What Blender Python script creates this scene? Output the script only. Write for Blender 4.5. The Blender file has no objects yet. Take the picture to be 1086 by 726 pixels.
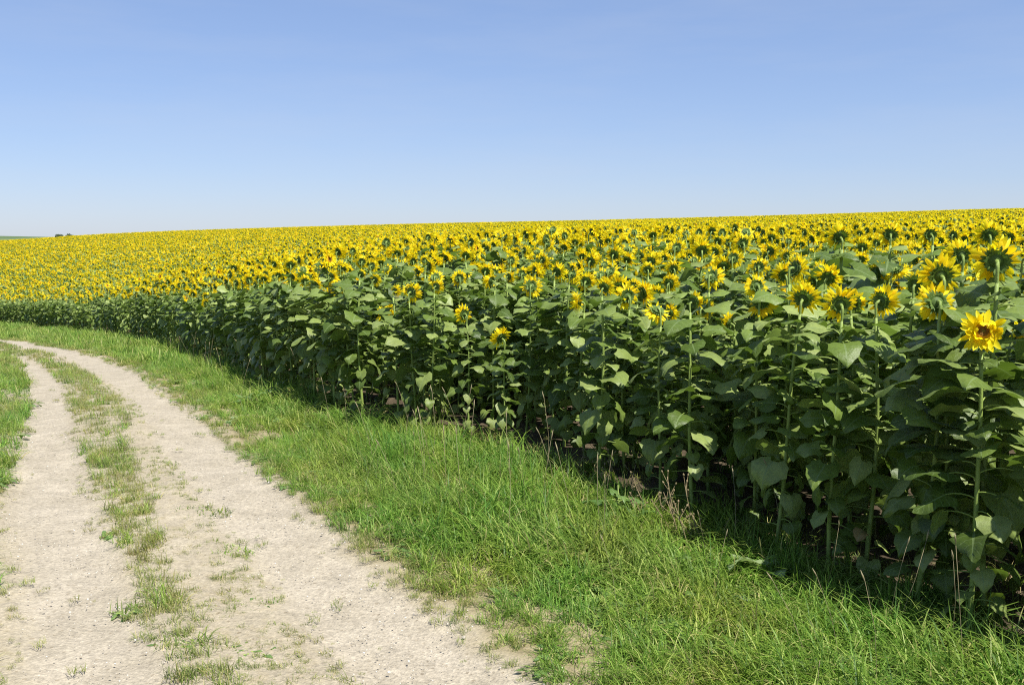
import bpy, math, random
import numpy as np
from mathutils import Vector, Matrix, Euler

random.seed(11)
rng = np.random.default_rng(11)
scene = bpy.context.scene
col = scene.collection
PI = math.pi
R = math.radians

# ------------------------------------------------------------------ camera
W_PX, H_PX, F_PX = 1086.0, 726.0, 1050.0
EYE = 1.8
PITCH = math.atan(113.0 / F_PX)
cam_d = bpy.data.cameras.new("camera")
cam_d.sensor_width = 36.0
cam_d.lens = 36.0 * F_PX / W_PX
cam_d.clip_start = 0.05
cam_d.clip_end = 12000
cam = bpy.data.objects.new("camera", cam_d)
cam.location = (0, 0, EYE)
cam.rotation_euler = (PI / 2 - PITCH, 0, 0)
col.objects.link(cam)
scene.camera = cam

# ------------------------------------------------------------------ terrain height
TH = [-90, -60, -27.3, -22.9, -18.1, -13, -5, 3.4, 13, 26.2, 60, 90]
DD = [0, 8, 14, 21, 31, 40, 55, 75, 100, 150, 210, 300, 500, 1000, 3000, 9000]
c0 = [-1.8, -1.8, -2.0, -2.4, -3.0, -3.62, -3.85, -3.70, -3.40, -2.9, -2.75, -4.6, -9, -16, -21, -40]
TAB = np.array([
    [-1.8, -1.8, -1.9, -2.1, -2.5, -2.9, -3.3, -3.6, -3.8, -4.0, -4.4, -5.5, -9, -16, -21, -40],
    [-1.8, -1.8, -2.0, -2.4, -3.0, -3.5, -4.0, -4.2, -4.2, -4.2, -4.4, -5.5, -9, -16, -21, -40],
    c0,
    [-1.8, -1.8, -2.0, -2.4, -3.0, -3.2, -3.20, -2.95, -2.6, -1.8, -1.2, -3.2, -8, -15, -21, -40],
    [-1.8, -1.8, -2.02, -2.44, -2.65, -2.7, -2.6, -2.3, -1.9, -1.2, -0.55, -2.4, -7, -15, -21, -40],
    [-1.8, -1.8, -2.0, -2.2, -2.25, -2.2, -2.0, -1.7, -1.3, -0.6, 0.05, -1.8, -7, -15, -21, -40],
    [-1.8, -1.8, -1.78, -1.80, -1.78, -1.7, -1.5, -1.2, -0.7, 0.1, 0.65, -1.0, -6, -14, -21, -40],
    [-1.8, -1.8, -1.70, -1.64, -1.57, -1.48, -1.22, -0.9, -0.4, 0.5, 1.15, -0.7, -6, -14, -21, -40],
    [-1.8, -1.8, -1.68, -1.60, -1.5, -1.3, -1.0, -0.6, 0.0, 1.05, 2.1, 0.2, -5, -14, -21, -40],
    [-1.8, -1.8, -1.70, -1.60, -1.4, -1.15, -0.75, -0.2, 0.6, 1.9, 3.15, 1.2, -4, -13, -21, -40],
    [-1.8, -1.8, -1.75, -1.65, -1.45, -1.2, -0.8, -0.2, 0.6, 1.9, 3.15, 1.2, -4, -13, -21, -40],
    [-1.8, -1.8, -1.75, -1.65, -1.45, -1.2, -0.8, -0.2, 0.6, 1.9, 3.15, 1.2, -4, -13, -21, -40]]) + EYE
NT, ND = 181, 400
th_f = np.linspace(-90, 90, NT)
ld_f = np.linspace(0, math.log(9000 + 6.0) - math.log(6.0), ND)   # log(d+6)
d_f = np.exp(ld_f + math.log(6.0)) - 6.0
tmp = np.array([np.interp(d_f, DD, row) for row in TAB])
tab = np.array([np.interp(th_f, TH, tmp[:, j]) for j in range(ND)]).T
def smooth(a, ax, s):
    k = np.arange(-int(3 * s), int(3 * s) + 1)
    w = np.exp(-0.5 * (k / s) ** 2); w /= w.sum()
    ap = np.pad(a, [(len(k) // 2,) * 2 if i == ax else (0, 0) for i in range(2)], mode='edge')
    return np.apply_along_axis(lambda v: np.convolve(v, w, 'valid'), ax, ap)
tab = smooth(smooth(tab, 0, 2.2), 1, 4.5)

def ground_z(x, y):
    x = np.asarray(x, float); y = np.asarray(y, float)
    d = np.hypot(x, y)
    th = np.degrees(np.arctan2(x, y))
    th = np.clip(th, -90, 90)
    # behind the viewpoint: everything levels out
    i = np.clip((th + 90) / 180 * (NT - 1), 0, NT - 1.001)
    j = np.clip((np.log(d + 6) - math.log(6)) / ld_f[-1] * (ND - 1), 0, ND - 1.001)
    i0 = i.astype(int); j0 = j.astype(int); fi = i - i0; fj = j - j0
    z = (tab[i0, j0] * (1 - fi) * (1 - fj) + tab[i0 + 1, j0] * fi * (1 - fj)
         + tab[i0, j0 + 1] * (1 - fi) * fj + tab[i0 + 1, j0 + 1] * fi * fj)
    k = np.clip(d / 8.0, 0, 1)
    z = z + k * (0.035 * np.sin(x * .9 + 1.3 * np.sin(y * .31)) * np.cos(y * .7 + .4)
                 + 0.02 * np.sin(x * 2.3 + y * 1.7)) * np.clip(60 / (d + 1), 0, 1)
    return z

def gz(x, y):
    return float(ground_z(np.array([x]), np.array([y]))[0])

CP, SP = math.cos(PITCH), math.sin(PITCH)
def ray(px, py):
    a = (px - W_PX / 2) / F_PX; b = (H_PX / 2 - py) / F_PX
    return np.array([a, CP + b * SP, -SP + b * CP])
def at(px, py):
    """ground point seen at that place of the photograph"""
    v = ray(px, py)
    t = np.concatenate([np.linspace(1, 60, 6000), np.linspace(60, 400, 4000)])
    x, y, z = v[0] * t, v[1] * t, EYE + v[2] * t
    below = np.nonzero(z < ground_z(x, y))[0]
    k = below[0] if len(below) else len(t) - 1
    return (x[k], y[k])
def project(x, y, z):
    zz = z - EYE
    depth = y * CP - zz * SP
    up = y * SP + zz * CP
    return W_PX / 2 + F_PX * x / np.maximum(depth, .01), H_PX / 2 - F_PX * up / np.maximum(depth, .01), depth

def catmull(pts, n=12):
    p = np.array(pts, float)
    p = np.vstack([2 * p[0] - p[1], p, 2 * p[-1] - p[-2]])
    out = []
    for i in range(1, len(p) - 2):
        for k in range(n):
            t = k / n
            a, b, c, d = p[i - 1], p[i], p[i + 1], p[i + 2]
            out.append(.5 * (2 * b + (c - a) * t + (2 * a - 5 * b + 4 * c - d) * t * t + (3 * b - a - 3 * c + d) * t ** 3))
    out.append(p[-2])
    return np.array(out)

# field edge (front row of the sunflowers), from behind the camera away to the left
EDGE = catmull([(9.5, -7), (7.5, -4), (5.6, -1), (4.0, 1.6), (2.9, 3.4), (2.3, 4.5), (1.86, 5.3), (1.5, 5.95), (1.02, 6.7),
                (.42, 7.55), (-.35, 8.6), (-1.36, 9.95), (-3.12, 13.2), (-6.86, 20.7), (-13.1, 30.5), (-20.7, 39.6),
                (-33, 50), (-60, 68), (-120, 100)])
_t = np.gradient(EDGE, axis=0); _t /= np.linalg.norm(_t, axis=1)[:, None] + 1e-9
EDGE = EDGE + np.c_[-_t[:, 1], _t[:, 0]] * (.26 * np.clip((26 - np.hypot(EDGE[:, 0], EDGE[:, 1])) / 8, .3, 1))[:, None]
# right edge of the track
TRK_PX = [(575, 726), (520, 690), (470, 650), (420, 612), (370, 570), (320, 530), (280, 497), (240, 465), (200, 430),
          (165, 405), (130, 388), (100, 377), (70, 370), (35, 364.5), (0, 361)]
TRK = [at(*p) for p in TRK_PX]
d0 = np.array(TRK[0]) - np.array(TRK[1]); d0 /= np.linalg.norm(d0)
TRK = [tuple(np.array(TRK[0]) + d0 * q) for q in (9, 6.5, 4.5, 3, 2, 1.3, .8, .4)] + TRK
e = np.array(TRK[-1])
TRK += [tuple(e + (-5, 3.2)), tuple(e + (-14, 7.5)), tuple(e + (-40, 16))]
TRK = catmull(TRK, 8)

def side_dist(line, x, y):
    """signed distance to a polyline: + on its left side (walking away), and arc length"""
    x = np.asarray(x, float); y = np.asarray(y, float)
    best = np.full(x.shape, 1e9); sgn = np.zeros(x.shape); arc = np.zeros(x.shape)
    s0 = 0
    for a, b in zip(line[:-1], line[1:]):
        dx, dy = b - a; L2 = dx * dx + dy * dy; L = math.sqrt(L2)
        if L < 1e-6: continue
        t = np.clip(((x - a[0]) * dx + (y - a[1]) * dy) / L2, 0, 1)
        qx, qy = x - a[0] - t * dx, y - a[1] - t * dy
        d = np.hypot(qx, qy)
        m = d < best
        best = np.where(m, d, best)
        sgn = np.where(m, np.sign(dx * qy - dy * qx), sgn)
        arc = np.where(m, s0 + t * L, arc)
        s0 += L
    return best * sgn, arc

def vnoise(x, y, s, seed=0):
    """smooth value noise 0..1"""
    r = np.random.default_rng(seed).random((64, 64))
    u, v = np.asarray(x) / s, np.asarray(y) / s
    i, j = np.floor(u).astype(int), np.floor(v).astype(int)
    f, g = u - i, v - j
    f, g = f * f * (3 - 2 * f), g * g * (3 - 2 * g)
    g4 = lambda a, b: r[a % 64, b % 64]
    return (g4(i, j) * (1 - f) * (1 - g) + g4(i + 1, j) * f * (1 - g) + g4(i, j + 1) * (1 - f) * g + g4(i + 1, j + 1) * f * g)

# ------------------------------------------------------------------ materials
class N:
    def __init__(s, name):
        s.m = bpy.data.materials.new(name); s.m.use_nodes = True
        s.t = s.m.node_tree; s.t.nodes.clear()
        s.out = s.n('ShaderNodeOutputMaterial')
    def n(s, kind, **kw):
        nd = s.t.nodes.new(kind)
        for k, v in kw.items():
            if k.startswith('i_'):
                nd.inputs[int(k[2:]) if k[2:].isdigit() else k[2:].replace('_', ' ')].default_value = v
            else: setattr(nd, k, v)
        return nd
    def l(s, a, b): s.t.links.new(a, b)
    def ramp(s, fac, stops):
        r = s.n('ShaderNodeValToRGB'); els = r.color_ramp.elements
        while len(els) < len(stops): els.new(.5)
        for e_, (p, c) in zip(els, stops): e_.position = p; e_.color = (*c, 1)
        s.l(fac, r.inputs[0]); return r.outputs[0]
    def noise(s, scale, detail=4, rough=.55, coord=None):
        k = s.n('ShaderNodeTexNoise'); k.inputs['Scale'].default_value = scale
        k.inputs['Detail'].default_value = detail; k.inputs['Roughness'].default_value = rough
        if coord is not None: s.l(coord, k.inputs['Vector'])
        return k.outputs['Fac']
    def pos(s): return s.n('ShaderNodeNewGeometry').outputs['Position']
    def obj(s): return s.n('ShaderNodeTexCoord').outputs['Object']
    def attr(s, name): return s.n('ShaderNodeAttribute', attribute_name=name)
    def mix(s, fac, a, b, mode='MIX'):
        k = s.n('ShaderNodeMix', data_type='RGBA', blend_type=mode)
        for v, idx in ((fac, 0), (a, 6), (b, 7)):
            if isinstance(v, (int, float)): k.inputs[idx].default_value = v
            elif isinstance(v, tuple): k.inputs[idx].default_value = (*v, 1)
            else: s.l(v, k.inputs[idx])
        return k.outputs[2]
    def math(s, op, a, b=None, clamp=False):
        k = s.n('ShaderNodeMath', operation=op, use_clamp=clamp)
        for v, idx in ((a, 0), (b, 1)):
            if v is None: continue
            if isinstance(v, (int, float)): k.inputs[idx].default_value = v
            else: s.l(v, k.inputs[idx])
        return k.outputs[0]
    def hsv(s, c, h=None, v=None, sat=None):
        k = s.n('ShaderNodeHueSaturation')
        s.l(c, k.inputs['Color'])
        for val, nm in ((h, 'Hue'), (v, 'Value'), (sat, 'Saturation')):
            if val is None: continue
            if isinstance(val, (int, float)): k.inputs[nm].default_value = val
            else: s.l(val, k.inputs[nm])
        return k.outputs[0]
    def rnd(s): return s.n('ShaderNodeObjectInfo').outputs['Random']
    def bump(s, h, strength, dist=.01):
        k = s.n('ShaderNodeBump'); k.inputs['Strength'].default_value = strength; k.inputs['Distance'].default_value = dist
        s.l(h, k.inputs['Height']); return k.outputs[0]
    def principled(s, color, rough=.6, spec=.5, normal=None, sheen=0):
        p = s.n('ShaderNodeBsdfPrincipled')
        s.l(color, p.inputs['Base Color']) if not isinstance(color, tuple) else setattr(p.inputs['Base Color'], 'default_value', (*color, 1))
        p.inputs['Roughness'].default_value = rough
        p.inputs['Specular IOR Level'].default_value = spec
        p.inputs['Sheen Weight'].default_value = sheen
        if normal is not None: s.l(normal, p.inputs['Normal'])
        return p.outputs[0]
    def thin(s, surf, tcolor, fac):
        t = s.n('ShaderNodeBsdfTranslucent')
        s.l(tcolor, t.inputs[0]) if not isinstance(tcolor, tuple) else setattr(t.inputs[0], 'default_value', (*tcolor, 1))
        k = s.n('ShaderNodeMixShader'); k.inputs[0].default_value = fac
        s.l(surf, k.inputs[1]); s.l(t.outputs[0], k.inputs[2]); return k.outputs[0]
    def done(s, sh): s.l(sh, s.out.inputs[0]); return s.m

def mapr(nd, v, a, b, c, d):
    k = nd.n('ShaderNodeMapRange')
    nd.l(v, k.inputs[0])
    for i, q in enumerate((a, b, c, d)): k.inputs[i + 1].default_value = q
    return k.outputs[0]

M = {}
# sunflower leaf: 'tone' = per leaf random, 'vein' = 0 on the midrib .. 1 at the margin
n = N('sunflower_leaf')
tone = n.attr('tone').outputs['Fac']; vein = n.attr('vein').outputs['Fac']
base = n.ramp(tone, [(0, (.050, .088, .010)), (.5, (.132, .192, .030)), (.93, (.260, .318, .090)), (.96, (.30, .25, .07)), (1, (.24, .16, .06))])
base = n.hsv(base, v=mapr(n, n.rnd(), 0, 1, .8, 1.2))
blot = n.noise(38, 3, .6, n.obj())
base = n.hsv(base, v=mapr(n, blot, .3, .7, .85, 1.15))
al = n.attr('along').outputs['Fac']
fr = n.math('FRACT', n.math('MULTIPLY', n.math('SUBTRACT', al, n.math('MULTIPLY', vein, .22)), 6.5))
lat = n.math('MULTIPLY', n.math('LESS_THAN', fr, .13), n.math('LESS_THAN', vein, .85))
base = n.mix(n.math('MULTIPLY', lat, .28), base, (.19, .26, .10))
vm = n.math('LESS_THAN', vein, .06)
base = n.mix(n.math('MULTIPLY', vm, .55), base, (.19, .26, .10))
bmp = n.bump(n.noise(55, 3, .6, n.obj()), .35, .010)
sh = n.principled(base, .47, .38, bmp, .03)
tc = n.mix(.5, base, (.20, .34, .03))
M['leaf'] = n.done(n.thin(sh, tc, .30))

n = N('sunflower_stem')
c = n.ramp(n.noise(14, 3, .6, n.obj()), [(.3, (.16, .23, .045)), (.7, (.26, .33, .080))])
M['stem'] = n.done(n.principled(c, .6, .35, n.bump(n.noise(160, 2, .5, n.obj()), .3, .004), 0))

n = N('sunflower_calyx')
c = n.ramp(n.attr('tone').outputs['Fac'], [(0, (.062, .112, .018)), (1, (.150, .225, .045))])
M['calyx'] = n.done(n.thin(n.principled(c, .6, .3, n.bump(n.noise(120, 2, .5, n.obj()), .5, .004), 0), (.14, .24, .02), .2))

n = N('sunflower_petal')
c = n.ramp(n.attr('tone').outputs['Fac'], [(0, (.93, .66, .006)), (.5, (.96, .80, .010)), (1, (.96, .86, .025))])
c = n.mix(n.math('MULTIPLY', n.math('SUBTRACT', 1, n.attr('vein').outputs['Fac'], True), .12), c, (.90, .52, .006))
M['petal'] = n.done(n.thin(n.principled(c, .55, .25), c, .55))

n = N('sunflower_seed_disc')
r_ = n.attr('vein').outputs['Fac']
c = n.ramp(r_, [(.0, (.13, .12, .02)), (.3, (.09, .045, .010)), (.58, (.14, .065, .010)), (.72, (.48, .24, .012)), (1, (.60, .34, .015))])
vo = n.n('ShaderNodeTexVoronoi'); vo.inputs['Scale'].default_value = 170; n.l(n.obj(), vo.inputs['Vector'])
M['disc'] = n.done(n.principled(n.hsv(c, v=mapr(n, vo.outputs['Distance'], 0, .6, .6, 1.35)), .85, .2, n.bump(vo.outputs['Distance'], .9, .006)))

# grass blades
def grass_mat(name, lo, mid, hi, dry, dry_amt, tr):
    n = N(name)
    tone = n.attr('tone').outputs['Fac']
    c = n.ramp(tone, [(0, lo), (.5, mid), (.80, hi), (.88, hi), (1, dry)])
    patch = n.noise(.55, 3, .6, n.pos())
    c = n.mix(mapr(n, patch, .50, .72, 0, dry_amt), c, dry)
    patch2 = n.noise(1.7, 2, .5, n.pos())
    c = n.hsv(c, h=mapr(n, patch2, .3, .7, .474, .520), v=mapr(n, n.rnd(), 0, 1, .78, 1.22))
    c2 = n.hsv(c, v=1.5)
    return n.done(n.thin(n.principled(c, .5, .28), c2, tr))
M['grass'] = grass_mat('meadow_grass', (.060, .140, .016), (.148, .252, .030), (.262, .370, .068), (.48, .41, .18), .16, .42)
M['grass_dry'] = grass_mat('dry_grass', (.10, .160, .028), (.180, .225, .048), (.29, .30, .09), (.42, .34, .16), .40, .38)
n = N('grass_seed_head')
M['seed'] = n.done(n.thin(n.principled((.34, .29, .17), .7, .2), (.35, .30, .16), .3))
n = N('dead_stalk')
M['dead'] = n.done(n.principled(n.ramp(n.noise(25, 3, .6, n.obj()), [(.3, (.10, .085, .04)), (.7, (.26, .20, .11))]), .8, .2))
n = N('weed_leaf')
c = n.ramp(n.attr('tone').outputs['Fac'], [(0, (.085, .165, .035)), (1, (.16, .25, .07))])
c = n.mix(n.math('MULTIPLY', n.math('LESS_THAN', n.attr('vein').outputs['Fac'], .08), .5), c, (.27, .34, .15))
M['weed'] = n.done(n.thin(n.principled(c, .45, .5, n.bump(n.noise(60, 3, .6, n.obj()), .4, .01)), (.20, .32, .05), .35))
n = N('pale_weed_leaf')
c = n.ramp(n.attr('tone').outputs['Fac'], [(0, (.22, .31, .12)), (1, (.34, .42, .20))])
c = n.mix(n.math('MULTIPLY', n.math('LESS_THAN', n.attr('vein').outputs['Fac'], .07), .6), c, (.45, .52, .30))
M['pale'] = n.done(n.thin(n.principled(c, .45, .5, n.bump(n.noise(45, 3, .6, n.obj()), .5, .012)), (.30, .42, .12), .35))

# ground: 'field' 0..1 = bare soil of the sunflower field
n = N('ground_soil')
P = n.pos()
soil = n.ramp(n.noise(5, 6, .65, P), [(.3, (.055, .042, .027)), (.55, (.105, .080, .052)), (.75, (.19, .15, .10))])
turf = n.ramp(n.noise(3.2, 6, .65, P), [(.3, (.060, .075, .022)), (.5, (.10, .12, .035)), (.72, (.20, .17, .075))])
c = n.mix(n.attr('field').outputs['Fac'], turf, soil)
M['ground'] = n.done(n.principled(c, .95, .1, n.bump(n.noise(22, 6, .7, P), .9, .05)))

# track
n = N('gravel_track')
P = n.pos()
rut = n.attr('rut').outputs['Fac']
big = n.noise(1.1, 4, .6, P)
fine = n.noise(42, 5, .7, P)
sandy = n.ramp(big, [(.3, (.310, .266, .186)), (.7, (.385, .335, .245))])
grey = n.ramp(n.noise(2.3, 4, .6, P), [(.3, (.325, .283, .210)), (.7, (.390, .342, .262))])
c = n.mix(rut, sandy, grey)
c = n.hsv(c, v=mapr(n, fine, .3, .7, .68, 1.24))
vo = n.n('ShaderNodeTexVoronoi'); vo.inputs['Scale'].default_value = 75; n.l(P, vo.inputs['Vector'])
sp = n.ramp(vo.outputs['Color'], [(0, (.55, .50, .44)), (.06, (.62, .58, .52)), (.16, (1, 1, 1)), (.9, (1, 1, 1)), (1, (1.2, 1.2, 1.2))])
c = n.mix(.75, c, sp, 'MULTIPLY')
c = n.hsv(c, v=mapr(n, n.noise(7, 4, .65, P), .3, .7, .84, 1.10))
dust = n.math('MULTIPLY', mapr(n, n.noise(14, 5, .7, P), .50, .66, 0, .50), n.math('SUBTRACT', 1, rut, True))
c = n.mix(dust, c, (.26, .215, .125))
hay = n.ramp(n.noise(9, 5, .7, P), [(.3, (.15, .125, .060)), (.5, (.25, .21, .12)), (.7, (.34, .285, .18))])
c = n.mix(n.attr('edge').outputs['Fac'], hay, c)
hgt = n.math('ADD', n.math('MULTIPLY', vo.outputs['Distance'], .5), fine)
M['track'] = n.done(n.principled(c, .95, .12, n.bump(hgt, .48, .02)))

n = N('pebble')
c = n.ramp(n.rnd(), [(0, (.24, .22, .19)), (.35, (.38, .34, .28)), (.7, (.48, .43, .35)), (1, (.60, .58, .53))])
M['pebble'] = n.done(n.principled(c, .85, .2))

n = N('hill_fields')
c = n.ramp(n.noise(.006, 4, .6, n.pos()), [(.35, (.07, .11, .05)), (.6, (.11, .15, .07)), (.75, (.15, .16, .08))])
M['hills'] = n.done(n.principled(c, 1, .05))
n = N('tree_leaves')
c = n.ramp(n.attr('tone').outputs['Fac'], [(0, (.035, .060, .024)), (1, (.075, .11, .042))])
M['tree'] = n.done(n.thin(n.principled(c, .6, .3), (.08, .13, .03), .25))
n = N('tree_bark')
M['bark'] = n.done(n.principled(n.ramp(n.noise(9, 5, .7, n.obj()), [(.3, (.06, .045, .032)), (.7, (.14, .105, .075))]), .9, .15))

# ------------------------------------------------------------------ mesh builder
class MB:
    def __init__(s): s.v = []; s.f = []; s.mi = []; s.tone = []; s.vein = []; s.along = []
    def vert(s, p, tone=.5, vein=1.0, along=0.0):
        s.v.append((p[0], p[1], p[2])); s.tone.append(tone); s.vein.append(vein); s.along.append(along); return len(s.v) - 1
    def face(s, idx, mi=0): s.f.append(tuple(idx)); s.mi.append(mi)
    def grid(s, rows, mi=0, tone=.5, veins=None, T=None):
        ids = [[s.vert(p, tone, 1.0 if veins is None else veins[j], 0.0 if T is None else T[i]) for j, p in enumerate(r)] for i, r in enumerate(rows)]
        for a, b in zip(ids[:-1], ids[1:]):
            for j in range(len(a) - 1): s.face((a[j], a[j + 1], b[j + 1], b[j]), mi)
    def tube(s, path, radii, sides=6, mi=0, tone=.5, cap=True):
        path = [Vector(p) for p in path]; rings = []
        for i, p in enumerate(path):
            t = (path[min(i + 1, len(path) - 1)] - path[max(i - 1, 0)]).normalized()
            ref = Vector((1, 0, 0)) if abs(t.x) < .8 else Vector((0, 1, 0))
            a = t.cross(ref).normalized(); b = t.cross(a)
            rings.append([s.vert(p + (a * math.cos(k * 2 * PI / sides) + b * math.sin(k * 2 * PI / sides)) * radii[i], tone) for k in range(sides)])
        for A, B in zip(rings[:-1], rings[1:]):
            for k in range(sides): s.face((A[k], A[(k + 1) % sides], B[(k + 1) % sides], B[k]), mi)
        if cap: s.face(rings[-1][::1], mi)
    def lathe(s, prof, c, axis, sides=16, mi=0, tone=.5, veinf=None):
        """prof: (offset along axis, radius)"""
        a = Vector(axis).normalized(); c = Vector(c)
        ref = Vector((0, 0, 1)) if abs(a.z) < .8 else Vector((1, 0, 0))
        u = a.cross(ref).normalized(); w = a.cross(u)
        rings = []
        for o, r in prof:
            ve = 1.0 if veinf is None else veinf(r)
            if r < 1e-6: rings.append([s.vert(c + a * o, tone, ve)] * sides)
            else: rings.append([s.vert(c + a * o + (u * math.cos(k * 2 * PI / sides) + w * math.sin(k * 2 * PI / sides)) * r, tone, ve) for k in range(sides)])
        for A, B in zip(rings[:-1], rings[1:]):
            for k in range(sides):
                q = [A[k], A[(k + 1) % sides], B[(k + 1) % sides], B[k]]
                q = [x for i, x in enumerate(q) if x not in q[:i]]
                if len(q) > 2: s.face(q, mi)
    def mesh(s, name, mats):
        me = bpy.data.meshes.new(name)
        me.from_pydata(s.v, [], s.f)
        for m in mats: me.materials.append(m)
        me.polygons.foreach_set('material_index', s.mi)
        me.polygons.foreach_set('use_smooth', [True] * len(s.f))
        for nm, d in (('tone', s.tone), ('vein', s.vein), ('along', s.along)):
            me.attributes.new(nm, 'FLOAT', 'POINT').data.foreach_set('value', d)
        me.update(); return me
    def merge(s, o, mat4=None, mi_off=0):
        k = len(s.v)
        for p in o.v:
            q = mat4 @ Vector(p) if mat4 else p
            s.v.append((q[0], q[1], q[2]))
        s.tone += o.tone; s.vein += o.vein; s.along += o.along
        s.f += [tuple(i + k for i in f) for f in o.f]; s.mi += [m + mi_off for m in o.mi]

def link(name, me, parent=None, loc=(0, 0, 0), rot=(0, 0, 0), scl=1.0):
    o = bpy.data.objects.new(name, me); col.objects.link(o)
    o.parent = parent; o.location = loc; o.rotation_euler = rot
    o.scale = (scl,) * 3 if not isinstance(scl, tuple) else scl
    return o
def tag(o, label=None, cat=None, group=None, kind=None):
    if label: o['label'] = label
    if cat: o['category'] = cat
    if group: o['group'] = group
    if kind: o['kind'] = kind
    return o

# ------------------------------------------------------------------ plant pieces
LT = [0, .09, .2, .33, .47, .61, .75, .88, 1.0]
LW = [.50, .86, 1.0, .97, .86, .68, .46, .22, .0]
def leaf(mb, rnd, p0, yaw, pet, elev, L, droop, mi_leaf=0, mi_pet=1, detail=2, wr=.47, roll=0.0, pitch0=None, old=False):
    """petiole from p0 outward then a heart shaped blade"""
    tone = rnd.random() * .93 if not old else rnd.uniform(.95, 1)
    d = Vector((math.cos(yaw), math.sin(yaw), 0)); sd = Vector((-math.sin(yaw), math.cos(yaw), 0)); up = Vector((0, 0, 1))
    p = Vector(p0); pts = [p.copy()]; k = 4 if detail > 1 else 2
    for i in range(k):
        a = elev - (elev + .15) * (i + 1) / k
        p = p + (d * math.cos(a) + up * math.sin(a)) * pet / k; pts.append(p.copy())
    if detail: mb.tube(pts, [.0042 - .0014 * i / k for i in range(k + 1)], 4 if detail > 1 else 3, mi_pet, .5, False)
    W = L * wr * rnd.uniform(.9, 1.1); fold = rnd.uniform(-.22, .52); ph = rnd.uniform(0, 6.28)
    a = pitch0 if pitch0 is not None else rnd.uniform(-.25, .35)
    cr, sr = math.cos(roll), math.sin(roll)
    if detail > 1: T, Wd, V = LT, LW, [-1, -.55, -.03, .03, .55, 1]
    elif detail == 1: T, Wd, V = [0, .15, .4, .7, 1], [.5, 1, .93, .55, 0], [-1, 0, 1]
    else: T, Wd, V = [0, .3, 1], [.7, 1, .0], [-1, 0, 1]
    rnd_w = rnd.uniform(.03, .10); rows = []; tprev = 0; twist = rnd.uniform(-.4, .4)
    for i, (t, w) in enumerate(zip(T, Wd)):
        ang = a - droop * t
        p = p + (d * math.cos(ang) + up * math.sin(ang)) * L * (t - tprev); tprev = t
        nrm = -d * math.sin(ang) + up * math.cos(ang)
        rr = roll + twist * t
        s2 = sd * math.cos(rr) + nrm * math.sin(rr); n2 = nrm * math.cos(rr) - sd * math.sin(rr)
        row = []
        for v in V:
            av = abs(v); ww = W * w * (1 + (.07 if i % 2 else -.05) * (av > .9) * (detail > 1))
            back = -.20 * L * av * av * (1 - t) ** 3
            z = fold * av * ww * (1 - .55 * av) + rnd_w * L * math.sin(ph + 9 * t + 2.2 * v) * av - .05 * L * (av ** 3) 
            row.append(p + s2 * (v * ww) + n2 * z + d * back * math.cos(ang) + up * back * math.sin(ang))
        rows.append(row)
    mb.grid(rows, mi_leaf, tone, [abs(v) for v in V], T)

def stem_curve(rnd, h):
    bx, by, ph = rnd.uniform(-.03, .03), rnd.uniform(-.03, .03), rnd.uniform(0, 6)
    def f(t):
        k = math.sin(PI * t)
        return Vector((bx * k + .006 * math.sin(7 * t + ph), by * k + .006 * math.cos(6 * t + ph), h * t))
    o = f(1) - Vector((0, 0, h)); o0 = f(0)
    return lambda t: f(t) - o0 * (1 - t) - o * t

HC = 1.40     # canonical stem height (up to the start of the neck)
def plant_body(seed, detail=2):
    rnd = random.Random(seed)
    st, fo = MB(), MB()
    f = stem_curve(rnd, HC)
    ns = {2: 10, 1: 5, 0: 2}[detail]
    st.tube([f(i / ns) for i in range(ns + 1)], [.0135 - .0055 * i / ns for i in range(ns + 1)], {2: 7, 1: 5, 0: 3}[detail], 0)
    n = {2: 42, 1: 24, 0: 9}[detail]
    yaw = rnd.uniform(0, 6.28)
    for i in range(n):
        t = .06 + .925 * (i / (n - 1)) ** .92
        yaw += 2.4 + rnd.uniform(-.6, .6)
        if t > .96: L, pet = rnd.uniform(.085, .125), rnd.uniform(.012, .03)
        elif t > .84: L, pet = rnd.uniform(.13, .19), rnd.uniform(.05, .11)
        elif t > .35: L, pet = rnd.uniform(.120, .205), rnd.uniform(.07, .155)
        else: L, pet = rnd.uniform(.085, .145), rnd.uniform(.06, .13)
        if t < .22 and rnd.random() < .25: continue
        if detail == 0: L *= 1.35
        droop = rnd.uniform(.1, .85) + (.5 if t < .4 else 0)
        elev = rnd.uniform(.6, 1.25) if t > .8 else rnd.uniform(.35, 1.0) if t > .35 else rnd.uniform(-.1, .6)
        p0 = rnd.uniform(-.3, .35) if t > .5 else rnd.uniform(-.9, .1)
        leaf(fo, rnd, f(t), yaw, pet, elev, L, droop, 0, 1, detail, rnd.uniform(.44, .56), rnd.uniform(-.6, .6), p0, t < .34 and rnd.random() < .05)
    return st, fo

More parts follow.
